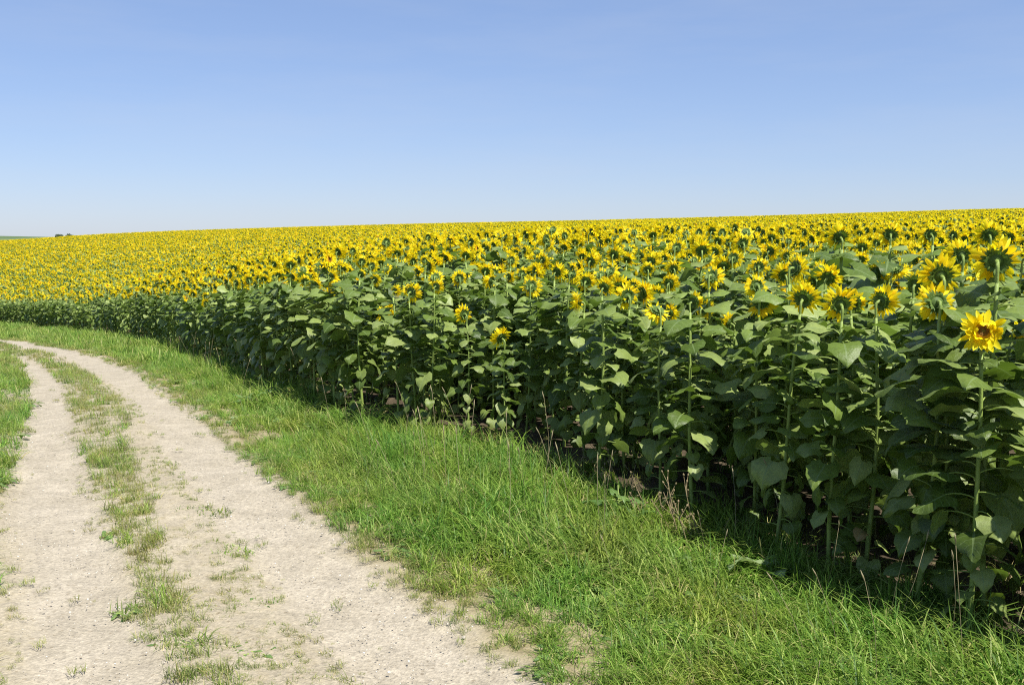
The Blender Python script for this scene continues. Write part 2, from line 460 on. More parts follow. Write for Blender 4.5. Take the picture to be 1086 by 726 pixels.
def petal(mb, c, ax, radial, r0, L, wd, lift, curl, tone, detail):
    ax = Vector(ax); rad = Vector(radial); side = ax.cross(rad).normalized()
    T = {2: [0, .25, .55, .82, 1], 1: [0, .5, 1], 0: [0, .55, 1]}[detail]
    Wd = {2: [.35, .85, 1, .62, .02], 1: [.5, 1, .05], 0: [.6, 1.1, .05]}[detail]
    p = Vector(c) + rad * r0; rows = []; tp = 0
    for t, w in zip(T, Wd):
        ang = lift + curl * t
        p = p + (rad * math.cos(ang) + ax * math.sin(ang)) * L * (t - tp); tp = t
        nr = ax * math.cos(ang) - rad * math.sin(ang)
        ww = wd * .5 * w
        rows.append([p - side * ww, p - nr * ww * .35, p + side * ww] if detail > 1 else [p - side * ww, p + side * ww])
    k = len(rows[0])
    ids = [[mb.vert(q, tone, T[i]) for q in r] for i, r in enumerate(rows)]
    for a, b in zip(ids[:-1], ids[1:]):
        for j in range(k - 1): mb.face((a[j], a[j + 1], b[j + 1], b[j]), 0)

def flower(seed, tilt, detail=2, mode='open'):
    """head on its neck; neck starts at the origin going up; it faces +X. returns calyx(+neck), petals, disc"""
    rnd = random.Random(seed)
    ca, pe, di = MB(), MB(), MB()
    ax = Vector((math.cos(tilt), 0, math.sin(tilt)))
    lift_z = .105 if tilt > -.5 else .10
    c = Vector((.055 if tilt < .5 else .03, 0, lift_z + (.02 if tilt < -.5 else 0)))
    P0, P1, P2, P3 = Vector((0, 0, 0)), Vector((-.004, 0, lift_z * .75)), c - ax * .075, c - ax * .024
    bez = lambda t: P0 * (1 - t) ** 3 + P1 * 3 * t * (1 - t) ** 2 + P2 * 3 * t * t * (1 - t) + P3 * t ** 3
    k = {2: 8, 1: 4, 0: 2}[detail]
    ca.tube([bez(i / k) for i in range(k + 1)], [.008 + .0035 * (i / k) ** 3 for i in range(k + 1)], {2: 7, 1: 5, 0: 3}[detail], 1)
    sides = {2: 18, 1: 10, 0: 6}[detail]
    Rd = .044 * (rnd.uniform(.88, 1.12) if mode == 'open' else 1)
    ca.lathe([(-.028, 0), (-.026, Rd * .34), (-.019, Rd * .72), (-.008, Rd * .93), (.004, Rd)], c, ax, sides, 0, .25)
    dprof = [(.004, Rd), (.012, Rd * .9), (.017, Rd * .66), (.018, Rd * .4), (.014, 0)]
    di.lathe(dprof if detail else [(.004, Rd), (.014, 0)], c, ax, sides, 0, .5, lambda r: r / Rd)
    u = ax.cross(Vector((0, 1, 0))).normalized(); w = ax.cross(u)
    rad = lambda a: u * math.cos(a) + w * math.sin(a)
    # green bracts round the back
    nb = {2: 20, 1: 10, 0: 0}[detail]
    for ring in range(2 if detail > 1 else 1):
        for i in range(nb):
            a = (i + .5 * ring) * 2 * PI / nb + rnd.uniform(-.08, .08)
            r = rad(a); s_ = ax.cross(r); L = rnd.uniform(.016, .042); q = c + r * (.040 - .010 * ring) - ax * (.010 + .008 * ring)
            out = (r * math.cos(.35 + .3 * ring) - ax * math.sin(.25 + .3 * ring)).normalized()
            t_ = rnd.random()
            ids = [ca.vert(q - s_ * .008, t_), ca.vert(q + s_ * .008, t_), ca.vert(q + out * L * .5 + s_ * .008 - ax * .003, t_), ca.vert(q + out * L * .5 - s_ * .008 - ax * .003, t_), ca.vert(q + out * L + ax * .004, t_)]
            ca.face((ids[0], ids[1], ids[2], ids[3]), 0); ca.face((ids[3], ids[2], ids[4]), 0)
    gap, gw, wilt = rnd.uniform(0, 6.28), rnd.uniform(.2, .9) * (rnd.random() < .6), rnd.uniform(.3, 1.6)
    npet = {2: (33, 25), 1: (22, 0), 0: (11, 0)}[detail]
    for ring, m in enumerate(npet):
        for i in range(m):
            if rnd.random() < .05: continue
            a = (i + .5 * ring) * 2 * PI / m + rnd.uniform(-.15, .15)
            lift = rnd.gauss(.25 + .28 * ring, .34); curl = rnd.gauss(.0, .6); L = rnd.uniform(.058, .090) * (.92 if ring else 1)
            ga = abs((a - gap + PI) % (2 * PI) - PI)
            if ga < gw and mode == 'open': lift += wilt * (1 if rnd.random() < .7 else -1); curl += rnd.uniform(-.5, 1.2); L *= rnd.uniform(.7, 1)
            if mode == 'curled':
                top = max(0, rad(a).z * .75 + .45 * rad(a).y)
                lift -= .15
                if ring == 1: lift += .6 * top + .34; curl += 1.2 * top + .5; L *= .66
                elif rnd.random() < .25: lift += .4
            if mode == 'young': L *= .6; lift += .9
            petal(pe, c + ax * (.003 + .004 * ring), ax, rad(a), Rd * (.97 - .07 * ring), L, rnd.uniform(.017, .027) * {2: 1, 1: 1.5, 0: 1.8}[detail] * (1.3 if mode == 'curled' else 1), lift, curl, rnd.random(), detail)
    return ca, pe, di

BODY = []
for s in range(10):
    a, b = plant_body(100 + s, 2)
    BODY.append((a.mesh('stem', [M['stem']]), b.mesh('foliage', [M['leaf'], M['stem']])))
HEADS = {}
def head_mesh(key, seed, tilt, mode='open'):
    a, b, c = flower(seed, tilt, 2, mode)
    HEADS[key] = (a.mesh('flower_head', [M['calyx'], M['stem']]), b.mesh('petals', [M['petal']]), c.mesh('seed_disc', [M['disc']]))
TILTS = {'up': [.70, .55, .62, .85, .75], 'level': [.40, .22, .30, .48, .10, .35, .26, .44, .18], 'nod': [.05, -.15, .12, -.30, 0.0], 'droop': [-.75, -.95, -.6]}
for nm, L_ in TILTS.items():
    for i, t in enumerate(L_): head_mesh((nm, i), 300 + len(HEADS), t)
head_mesh(('curled', 0), 411, .22, 'curled')
head_mesh(('bud', 0), 420, .35, 'young')

# ------------------------------------------------------------------ sunflowers: positions
# offset rows parallel to the field edge, then loose rows deeper in
def field_points():
    xs, ys, row, ok = [], [], [], []
    seg = np.diff(EDGE, axis=0); sl = np.hypot(seg[:, 0], seg[:, 1]); arc = np.concatenate([[0], np.cumsum(sl)])
    for k in range(9):
        off = .10 + .52 * k
        s = np.arange(0, arc[-1] - .5, .30 if k else .27)
        s = s + rng.uniform(-.10, .10, len(s)) + (k % 2) * .15
        x = np.interp(s, arc, EDGE[:, 0]); y = np.interp(s, arc, EDGE[:, 1])
        x2 = np.interp(s + .4, arc, EDGE[:, 0]); y2 = np.interp(s + .4, arc, EDGE[:, 1])
        tx, ty = x2 - x, y2 - y; L = np.hypot(tx, ty) + 1e-6
        o = off + rng.uniform(-.09, .09, len(s))
        xs.append(x + ty / L * o); ys.append(y - tx / L * o); row.append(np.full(len(s), k + 1))
    # beyond nine rows: jittered grid rows
    def gridp(dmin, dmax, sx, sy):
        gx, gy = np.meshgrid(np.arange(-175, 215, sx), np.arange(-6, dmax + 5, sy))
        ang = R(33); x = gx.ravel(); y = gy.ravel()
        x = x + rng.uniform(-.3, .3, x.size) * sx; y = y + rng.uniform(-.18, .18, y.size) * sy
        d = np.hypot(x, y); px, py, dep = project(x, y, np.zeros_like(x))
        m = (d >= dmin) & (d < dmax) & (dep > 1) & (px > -140) & (px < 1240)
        return x[m], y[m]
    for dmin, dmax, sx, sy in ((0, 45, .32, .55), (45, 100, .33, .52), (100, 222, .45, .60)):
        x, y = gridp(dmin, dmax, sx, sy)
        u, _ = side_dist(EDGE, x, y)
        m = u < -(.10 + .52 * 8.5)
        xs.append(x[m]); ys.append(y[m]); row.append(np.full(m.sum(), 99))
    return np.concatenate(xs), np.concatenate(ys), np.concatenate(row)
FX, FY, FROW = field_points()
FZ = ground_z(FX, FY)
pxs, pys, dep = project(FX, FY, FZ + 1.2)
keep = (dep > 0) & (pxs > -140) & (pxs < 1240) | (np.hypot(FX, FY) < 9)
FX, FY, FZ, FROW = FX[keep], FY[keep], FZ[keep], FROW[keep]
FD = np.hypot(FX, FY)

# sunflowers that can be told apart in the photograph: (head px, head py, distance, head kind, facing, head scale, label)
# facing: degrees clockwise from straight away from the camera (0 = away, 90 = right, -90 = left, 180 = towards it)
HERO = [
 (1043, 348, 4.75, 'curled', 200, 1.00, 'short sunflower facing the camera with curled petals, alone low at the right edge'),
 (1056, 272, 5.05, 'level', 18, 1.18, 'tall sunflower with the largest head, seen from behind at the right edge'),
 (996, 288, 5.15, 'level', 2, 1.08, 'tall sunflower with its ring of petals seen from behind, left of the largest head'),
 (992, 318, 5.00, 'nod', 0, 1.02, 'sunflower with a shaded green back, directly under another head near the right edge'),
 (1019, 268, 5.90, 'level', 10, 1.00, 'sunflower seen from behind between the two tall heads at the right'),
 (938, 316, 5.45, 'nod', 62, 1.00, 'sunflower turned right, standing between the short bare stemmed head and the right hand cluster'),
 (890, 319, 5.45, 'level', 0, 1.00, 'short front row sunflower with upright petals above a bright bare stem'),
 (880, 291, 6.50, 'level', 48, .95, 'sunflower turned right just above the short front row head'),
 (846, 283, 6.30, 'nod', 70, 1.05, 'sunflower seen edge on as a yellow crescent facing right'),
 (889, 248, 7.00, 'level', -12, 1.00, 'tall sunflower on a pale stem rising above its neighbours against the far field'),
 (944, 246, 7.60, 'level', 14, .95, 'tall dark backed sunflower next right of the one on the tall pale stem'),
 (756, 294, 7.00, 'droop', 40, 1.02, 'sunflower hanging its head to the right, above the bowed one'),
 (808, 322, 6.20, 'droop', 30, 1.00, 'bowed sunflower hiding its face below its neck, right of centre near the front'),
 (612, 318, 7.80, 'level', -88, 1.00, 'sunflower seen exactly edge on as a narrow upright yellow strip'),
 (664, 312, 7.30, 'nod', -22, 1.05, 'sunflower with wide spread petals, left one of a pair right of centre'),
 (684, 308, 7.40, 'level', 74, 1.05, 'sunflower turned edge on to the right, right one of a pair'),
 (530, 356, 7.95, 'level', -48, .98, 'lowest sunflower in the middle, turned left on a bright stem in front'),
 (491, 331, 8.80, 'nod', -40, .95, 'short sunflower turned left, up and left of the lowest middle sunflower'),
 (564, 302, 8.50, 'nod', 12, 1.05, 'sunflower seen from behind in the middle, right of the one leaning left'),
 (519, 296, 9.20, 'level', -70, 1.00, 'sunflower seen from its side, facing left in the middle of the field'),
 (622, 297, 8.60, 'nod', 20, 1.00, 'sunflower seen from behind just above the edge on strip'),
 (406, 332, 10.6, 'level', -30, 1.00, 'low yellow sunflower at the left of the front row, turned left'),
 (415, 326, 10.9, 'up', 60, .90, 'sunflower touching the low yellow one at its right'),
 (346, 311, 13.0, 'level', 160, 1.00, 'small sunflower showing its full yellow face far down the row'),
 (366, 305, 12.6, 'level', -60, 1.00, 'sunflower side on beside the small full yellow face'),
 (744, 263, 9.0, 'level', 4, 1.05, 'dark backed sunflower standing above the middle of the field'),
 (787, 256, 9.6, 'level', -6, 1.05, 'dark backed sunflower right of the middle above the sea of flowers'),
 (1048, 246, 7.8, 'level', 8, 1.05, 'dark backed sunflower high in the right corner behind the largest head'),
 (985, 246, 8.2, 'level', -8, .98, 'tall dark backed sunflower, third of the high row at the right'),
 (652, 268, 10.5, 'level', 30, 1.05, 'dark backed sunflower in the middle distance, left of the high central one'),
]
hero_xyz = []
kill = np.zeros(len(FX), bool)
for (hx, hy, dist, kind, face, hs, lab) in HERO:
    v = ray(hx, hy); t = dist / math.hypot(v[0], v[1]) 
    x, y, z = v[0] * t, v[1] * t, EYE + v[2] * t
    hero_xyz.append((x, y, z))
    kill |= np.hypot(FX - x, FY - y) < .20
    if kind == 'curled': kill |= (np.abs(project(FX, FY, FZ + 1.2)[0] - hx) < 60) & (FD < dist + .35) & (FY > 0)
    # nothing tall right in front of it: drop at most the plants between it and the camera that stand in its line
    px0, _, dp0 = project(FX, FY, FZ + 1.2)
    kill |= (np.abs(px0 - hx) < 17) & (FD < dist - .02) & (FD > dist - 1.3) & (FROW < 99)
FX, FY, FZ, FROW, FD = FX[~kill], FY[~kill], FZ[~kill], FROW[~kill], FD[~kill]

# plant heights (metres to the head), lower along the margin and down in the dip on the left
uE, _ = side_dist(EDGE, FX, FY)
dipl = np.clip((-FX - 4) / 14, 0, 1)
marg = np.clip(1 + uE / 2.4, 0, 1)
HT = rng.normal(1.55, .115, len(FX)) * (1 - .13 * marg) * (1 - .22 * dipl * np.clip(1 + uE / 26, 0, 1))
HT += rng.normal(0, .10, len(FX)) * (FD > 120)
HT += .10 * (vnoise(FX, FY, 3.1, 5) - .5)
FACE = rng.normal(0, 38, len(FX)) + 32 + 26 * np.clip((FD - 10) / 25, 0, 1)          # degrees to the right of straight away
rr = rng.random(len(FX))
FACE = np.where(rr < .05, rng.uniform(-180, 180, len(FX)), FACE)
KIND = np.where(rng.random(len(FX)) < .50, 0, np.where(rng.random(len(FX)) < .42, 1, np.where(rng.random(len(FX)) < .55, 2, 3)))
KN = ['level', 'nod', 'up', 'droop']
KIND = np.where((marg > .6) & (rng.random(len(FX)) < .12), 4, KIND)   # a few not in flower at the margin
HT = np.clip(HT, .95, 1.76)
px, py, dp = project(FX, FY, FZ + HT)
inframe = (px > 4) & (px < W_PX - 4) & (dp > 1)
order = np.argsort(np.where(inframe, FD, 1e9))
N_IND = 300 - len(HERO)
ind = order[:N_IND]
is_ind = np.zeros(len(FX), bool); is_ind[ind] = True

def sunflower(x, y, z, h, body, key, face, hs, label, group, hero=False):
    lx, ly = (random.gauss(0, .045), random.gauss(0, .045)) if not hero else (random.gauss(0, .02), random.gauss(0, .02))
    root = link('sunflower', None, None, (x - (ly * h if hero else 0), y + (lx * h if hero else 0), z), (lx, ly, 0))
    root.empty_display_size = .2
    neck = .105
    s = (h - neck * hs) / HC
    k = random.uniform(.93, 1.08)
    sm, fm = BODY[body]
    yaw = random.uniform(0, 2 * PI)
    link('stem', sm, root, (0, 0, 0), (0, 0, yaw), (s * k, s * k, s))
    link('foliage', fm, root, (0, 0, 0), (0, 0, yaw), (s * k, s * k, s))
    ca, pe, di = HEADS[key]
    hd = link('flower_head', ca, root, (0, 0, HC * s - .004), (0, 0, PI / 2 - R(face)), hs)
    link('petals', pe, hd); link('seed_disc', di, hd)
    tag(root, label, 'sunflower', group)
    return root

ORD = ['', 'first', 'second', 'third', 'fourth', 'fifth', 'sixth', 'seventh', 'eighth', 'ninth', 'tenth', 'eleventh', 'twelfth', 'thirteenth',
       'fourteenth', 'fifteenth', 'sixteenth', 'seventeenth', 'eighteenth', 'nineteenth']
TENS = {2: ('twenty', 'twentieth'), 3: ('thirty', 'thirtieth'), 4: ('forty', 'fortieth'), 5: ('fifty', 'fiftieth'), 6: ('sixty', 'sixtieth'), 7: ('seventy', 'seventieth')}
def ordinal(k):
    if k < 20: return ORD[k]
    t, u = divmod(k, 10)
    return TENS[t][1] if u == 0 else TENS[t][0] + '-' + ORD[u]

GROUP = 'sunflowers along the near edge of the field'
for i, ((hx, hy, dist, kind, face, hs, lab), (x, y, z)) in enumerate(zip(HERO, hero_xyz)):
    g = gz(x, y)
    key = (kind, i % len(TILTS[kind])) if kind in TILTS else (kind, 0)
    off = .055 * hs
    fx, fy = math.sin(R(face)) * off, math.cos(R(face)) * off
    sunflower(x - fx, y - fy, g - .01, z - g, i % len(BODY), key, face, hs * .86, lab, GROUP, True)

rows = {}
for i in ind: rows.setdefault(int(FROW[i]), []).append(i)
for r, L_ in rows.items():
    L_.sort(key=lambda i: -px[i])
    for k, i in enumerate(L_):
        kd = int(KIND[i])
        face = float(FACE[i])
        key = (KN[kd], random.randrange(len(TILTS[KN[kd]]))) if kd < 4 else ('bud', 0)
        f = (face + 180) % 360 - 180
        look = ('budding sunflower' if kd == 4 else 'drooping sunflower' if kd == 3 else
                'sunflower turned to the right' if 50 < f < 130 else 'sunflower turned to the left' if -130 < f < -25 else
                'sunflower showing its face' if abs(f) >= 130 else 'sunflower seen from behind')
        ht = 'tall ' if HT[i] > 1.60 else 'short ' if HT[i] < 1.36 else ''
        where = 'front row' if r == 1 else ordinal(r) + ' row' if r < 99 else 'rows behind'
        sunflower(FX[i], FY[i], FZ[i] - .01, float(HT[i]), random.randrange(len(BODY)), key, face, random.uniform(.62, .90),
                  f'{ht}{look}, {ordinal(k + 1)} from the photo\'s right in the {where}', GROUP)

# ------------------------------------------------------------------ scatter (only for what nobody could count)
def proto_collection(name, meshes, objname):
    c = bpy.data.collections.new(name)
    for m in meshes:
        c.objects.link(bpy.data.objects.new(objname, m))
    return c
def scatter(name, pos, rot, scl, idx, collection):
    me = bpy.data.meshes.new(name); nP = len(pos)
    me.vertices.add(nP); me.vertices.foreach_set('co', np.asarray(pos, np.float32).ravel())
    for nm, tp, d, key in (('rot', 'FLOAT_VECTOR', rot, 'vector'), ('scl', 'FLOAT_VECTOR', scl, 'vector'), ('idx', 'INT', idx, 'value')):
        a = me.attributes.new(nm, tp, 'POINT')
        a.data.foreach_set(key, np.asarray(d, np.int32 if tp == 'INT' else np.float32).ravel())
    me.update()
    o = link(name, me)
    ng = bpy.data.node_groups.new(name, 'GeometryNodeTree')
    ng.interface.new_socket('Geometry', in_out='INPUT', socket_type='NodeSocketGeometry')
    ng.interface.new_socket('Geometry', in_out='OUTPUT', socket_type='NodeSocketGeometry')
    gi = ng.nodes.new('NodeGroupInput'); go = ng.nodes.new('NodeGroupOutput')
    ip = ng.nodes.new('GeometryNodeInstanceOnPoints')
    ci = ng.nodes.new('GeometryNodeCollectionInfo')
    ci.inputs['Collection'].default_value = collection
    ci.inputs['Separate Children'].default_value = True; ci.inputs['Reset Children'].default_value = True
    ip.inputs['Pick Instance'].default_value = True
    def na(nm, tp):
        k = ng.nodes.new('GeometryNodeInputNamedAttribute'); k.data_type = tp; k.inputs['Name'].default_value = nm
        return [s for s in k.outputs if s.enabled and s.name == 'Attribute'][0]
    ng.links.new(gi.outputs[0], ip.inputs['Points'])
    ng.links.new(ci.outputs[0], ip.inputs['Instance'])
    e2r = ng.nodes.new('FunctionNodeEulerToRotation')
    ng.links.new(na('rot', 'FLOAT_VECTOR'), e2r.inputs[0]); ng.links.new(e2r.outputs[0], ip.inputs['Rotation'])
    ng.links.new(na('scl', 'FLOAT_VECTOR'), ip.inputs['Scale'])
    ng.links.new(na('idx', 'INT'), ip.inputs['Instance Index'])
    ng.links.new(ip.outputs[0], go.inputs[0])
    md = o.modifiers.new('scatter', 'NODES'); md.node_group = ng
    return o

PM = [M['leaf'], M['stem'], M['calyx'], M['petal'], M['disc']]
def whole_plant(seed, detail, tilt, face_rel, mode='open', kind=''):
    """one merged plant, head turned face_rel degrees clockwise of +Y"""
    st, fo = plant_body(seed, detail); ca, pe, di = flower(seed + 7, tilt, detail, mode)
    o = MB()
    def add(src, mp, mat=None):
        k = len(o.f); o.merge(src, mat)
        o.mi[k:] = [mp[m] for m in o.mi[k:]]
    yw = Matrix.Rotation(random.uniform(0, 6.28), 4, 'Z')
    add(st, [1], yw); add(fo, [0, 1], yw)
    mt = Matrix.Translation((0, 0, HC - .004)) @ Matrix.Rotation(PI / 2 - R(face_rel), 4, 'Z')
    add(ca, [2, 1], mt); add(pe, [3], mt); add(di, [4], mt)
    return o.mesh('sunflower', PM)
NV = 20
mid, far = [], []
for s in range(NV):
    kd = ['level', 'nod', 'level', 'up', 'nod', 'level', 'droop'][s % 7]
    tl = random.choice(TILTS[kd]) + random.uniform(-.1, .1)
    fr = random.uniform(-22, 22)
    mid.append(whole_plant(500 + s, 2, tl, fr)); far.append(whole_plant(600 + s, 1, tl, fr))
PC_mid = proto_collection('sunflower_near', mid, 'sunflower_plant'); PC_far = proto_collection('sunflower_far', far, 'sunflower_plant_small')
m = ~is_ind
# one object for the rest: both levels of detail in one collection
PC = bpy.data.collections.new('sunflower_plants')
for i, me in enumerate(mid + far):
    PC.objects.link(bpy.data.objects.new('plant_%03d' % i, me))
x, y, z, h, fc, d = FX[m], FY[m], FZ[m], HT[m], FACE[m], FD[m]
# scattered thin patches
thin = (vnoise(x, y, 9, 9) * .6 + vnoise(x, y, 3.5, 10) * .4) < .30
q = ~(thin & (rng.random(len(x)) < .30) & (d > 14))
x, y, z, h, fc, d = x[q], y[q], z[q], h[q], fc[q], d[q]
nP = len(x)
lod = np.where(d < 32, 0, NV)
idx = rng.integers(0, NV, nP) + lod
s = h / (HC + .105)
w = s * rng.uniform(.90, 1.08, nP) * np.where(d > 32, 1.10, .90)
so = scatter('sunflower_field', np.c_[x, y, z - .01], np.c_[rng.normal(0, .035, nP), rng.normal(0, .035, nP), -np.radians(fc)],
             np.c_[w, w, s], idx, PC)
tag(so, 'dense yellow sunflower field stretching away over the rise to the horizon', 'sunflower field', None, 'stuff')
print('sunflowers scattered', nP)

# ------------------------------------------------------------------ ground
def axis(lo, hi, fine_lo, fine_hi, st, grow=1.12):
    a = list(np.arange(fine_lo, fine_hi, st)); p, q = fine_lo, fine_hi; k = st
    up = []; 
    while q < hi: up.append(q); k *= grow; q += k
    up.append(hi); dn = []; k = st
    while True:
        k *= grow; p -= k
        if p < lo: dn.append(lo); break
        dn.append(p)
    return np.array(dn[::-1] + a + up)
gx = axis(-7000, 7000, -9, 6, .16, 1.07); gy = axis(-600, 8000, 1.5, 16, .16, 1.07)
GX, GY = np.meshgrid(gx, gy); GZ = ground_z(GX, GY)
uE, _ = side_dist(EDGE, GX.ravel(), GY.ravel()); uT, _ = side_dist(TRK, GX.ravel(), GY.ravel())
fieldm = np.clip((.15 - uE + .25 * (vnoise(GX.ravel(), GY.ravel(), .5, 3) - .5)) / .3, 0, 1)
fieldm[(np.hypot(GX, GY).ravel() > 235)] = 0
far_b = np.hypot(GX, GY).ravel()
# clods in the bare soil
GZ = GZ + (fieldm.reshape(GX.shape) * .05 * (vnoise(GX, GY, .22, 21) - .5)) * (np.hypot(GX, GY) < 25)
nx, ny = len(gx), len(gy)
ii = np.arange(nx * ny).reshape(ny, nx)
quads = np.stack([ii[:-1, :-1], ii[:-1, 1:], ii[1:, 1:], ii[1:, :-1]], -1).reshape(-1, 4)
me = bpy.data.meshes.new('ground')
me.from_pydata(np.c_[GX.ravel(), GY.ravel(), GZ.ravel()].tolist(), [], quads.tolist())
me.polygons.foreach_set('use_smooth', [True] * len(quads))
me.attributes.new('field', 'FLOAT', 'POINT').data.foreach_set('value', fieldm.astype(np.float32))
me.materials.append(M['ground']); me.update()
tag(link('ground', me), 'brown soil and turf of the rolling farmland', None, None, 'structure')

# track sheet: lateral coordinate u from the right edge, 0 .. WIDTH
WIDTH = 1.82
seg = np.diff(TRK, axis=0); sl = np.hypot(seg[:, 0], seg[:, 1]); arcT = np.concatenate([[0], np.cumsum(sl)])
ss = [0]
while ss[-1] < arcT[-1] - 1:
    p = ss[-1]; xy = (np.interp(p, arcT, TRK[:, 0]), np.interp(p, arcT, TRK[:, 1])); ss.append(p + max(.06, .012 * math.hypot(*xy)))
ss = np.array(ss)
tx = np.interp(ss + .5, arcT, TRK[:, 0]) - np.interp(ss - .5, arcT, TRK[:, 0]); ty = np.interp(ss + .5, arcT, TRK[:, 1]) - np.interp(ss - .5, arcT, TRK[:, 1])
L = np.hypot(tx, ty) + 1e-9
NXT, NYT = -ty / L, tx / L          # to the left
uu = np.linspace(-.55, WIDTH + .35, 54)
U, S = np.meshgrid(uu, ss)
TX = np.interp(S, arcT, TRK[:, 0]) + NXT[:, None] * U; TY = np.interp(S, arcT, TRK[:, 1]) + NYT[:, None] * U
wob = .16 * (vnoise(TX, TY, .45, 31) - .5) + .10 * (vnoise(TX, TY, .16, 32) - .5)
inside = np.clip(np.minimum(U + .06 + wob, WIDTH - U + wob) / .22, -1, 1)
def rutmask(U, S=None):
    a = np.exp(-((U - .36) / .30) ** 6); b = np.exp(-((U - 1.52) / .25) ** 6)
    return np.maximum(a, b)
TZ = ground_z(TX, TY) + .030 + .014 * inside - .030 * rutmask(U) + .012 * (vnoise(TX, TY, .12, 33) - .5) * (1 - .6 * rutmask(U)) + .012 * (vnoise(TX, TY, .4, 34) - .5)
TZ = np.where((U < -.5) | (U > WIDTH + .3), TZ - .06, TZ)
ny, nx = U.shape; ii = np.arange(nx * ny).reshape(ny, nx)
quads = np.stack([ii[:-1, :-1], ii[1:, :-1], ii[1:, 1:], ii[:-1, 1:]], -1).reshape(-1, 4)
me = bpy.data.meshes.new('track')
me.from_pydata(np.c_[TX.ravel(), TY.ravel(), TZ.ravel()].tolist(), [], quads[:, ::-1].tolist())
me.polygons.foreach_set('use_smooth', [True] * len(quads))
rm = rutmask(U + .12 * (vnoise(TX, TY, .5, 35) - .5)).ravel()
me.attributes.new('rut', 'FLOAT', 'POINT').data.foreach_set('value', rm.astype(np.float32))
me.attributes.new('edge', 'FLOAT', 'POINT').data.foreach_set('value', np.clip(np.minimum(U + .0 + wob, WIDTH - U + .28 + wob) / .20 + .5, 0, 1).ravel().astype(np.float32))
me.materials.append(M['track']); me.update()
tag(link('track', me), 'pale gravel farm track with two wheel ruts', None, None, 'structure')
def track_z(x, y): return ground_z(x, y) + .038

# hills far off on the left
hb = MB()
rowsH = []
for k, (dy, hz) in enumerate(((0, -22), (200, -13), (420, -5.0), (650, -3.0), (1000, -2.8), (1600, -14))):
    rowsH.append([(xx, 1500 + dy + 120 * math.sin(xx * .0017), EYE + hz + (2.6 * math.sin(xx * .0042 + 1) + 1.2 * math.sin(xx * .013)) * (k > 1)) for xx in np.linspace(-3200, 600, 70)])
hb.grid(rowsH)
tag(link('hills', hb.mesh('hills', [M['hills']])), 'low green hills far off beyond the field at the left', None, None, 'structure')

# ------------------------------------------------------------------ grass
def blade(mb, rnd, x, y, h, wd, lean, yaw, tone, mi=0):
    d = Vector((math.cos(yaw), math.sin(yaw), 0)); sd = Vector((-d.y, d.x, 0)); p = Vector((x, y, -.01)); a = PI / 2 - lean * .25
    rows = []; K = 4
    for i in range(K + 1):
        t = i / K; w = wd * .5 * (1 - t ** 1.8) + .0002
        rows.append([p - sd * w, p + sd * w])
        a -= lean * (.35 + .5 * t)
        p = p + (d * math.cos(a) + Vector((0, 0, 1)) * math.sin(a)) * h / K
    mb.grid(rows, mi, tone)
def clump(seed, nb, rad, hmin, hmax, wd, lean, bias=0.5, seedheads=0):
    rnd = random.Random(seed); mb = MB()
    for i in range(nb):
        a = rnd.uniform(0, 6.28); r = rad * math.sqrt(rnd.random())
        yaw = rnd.gauss(PI, 1.0) if rnd.random() < bias else rnd.uniform(0, 6.28)
        h = rnd.uniform(hmin, hmax) * (1 - .3 * r / rad)
        blade(mb, rnd, r * math.cos(a), r * math.sin(a), h, wd * rnd.uniform(.7, 1.3), abs(rnd.gauss(lean, .35)), yaw, rnd.random())
    for i in range(seedheads):
        a = rnd.uniform(0, 6.28); r = rad * math.sqrt(rnd.random()); q = Vector((r * math.cos(a), r * math.sin(a), 0))
        h = hmax * rnd.uniform(1.0, 1.45); dx, dy = rnd.uniform(-.1, .03) , rnd.uniform(-.06, .06)
        tip = q + Vector((dx, dy, h))
        mb.tube([q, q + Vector((dx * .4, dy * .4, h * .6)), tip], [.0012, .001, .0008], 3, 1)
        e_ = tip + Vector((dx * .25, dy * .25, .05))
        mb.tube([tip, (tip + e_) / 2, e_], [.001, .0035, .0006], 4, 1)
    return mb
GM = [M['grass'], M['seed']]; DM = [M['grass_dry'], M['seed']]
gp = []
for s in range(6): gp.append(clump(700 + s, 27, .075, .13, .36, .0068, .60 + .10 * s).mesh('grass', GM))               # 0-5 lush
for s in range(3): gp.append(clump(720 + s, 24, .07, .16, .36, .0065, .5, .5, 1).mesh('grass', GM))         # 6-8 with seed heads
for s in range(4): gp.append(clump(730 + s, 32, .07, .05, .13, .0042, .7).mesh('grass', DM))                 # 9-12 short dry
for s in range(3): gp.append(clump(740 + s, 26, .07, .08, .20, .0042, .5, .4, 0).mesh('grass', DM))          # 13-15 longer dry
for s in range(3): gp.append(clump(750 + s, 46, .17, .12, .30, .013, .65, .4).mesh('grass', GM))              # 16-18 coarse far
def rosette(seed):
    rnd = random.Random(seed); fo = MB()
    for i in range(11): leaf(fo, rnd, (rnd.uniform(-.03, .03), rnd.uniform(-.03, .03), .02), i * 2.4, rnd.uniform(.03, .14), rnd.uniform(.3, 1.3), rnd.uniform(.05, .10), rnd.uniform(.2, .9), 0, 1, 1, rnd.uniform(.22, .40))
    return fo
for s in range(3): gp.append(clump(760 + s, 40, .17, .08, .20, .010, .55, .4, 0).mesh('grass', DM))          # 19-21 coarse far dry
for s in range(4): gp.append(rosette(780 + s).mesh('rosette', [M['weed'], M['stem']]))                     # 22-25 broad leaves
GC = bpy.data.collections.new('grass_clumps')
for i, me in enumerate(gp): GC.objects.link(bpy.data.objects.new('clump_%03d' % i, me))

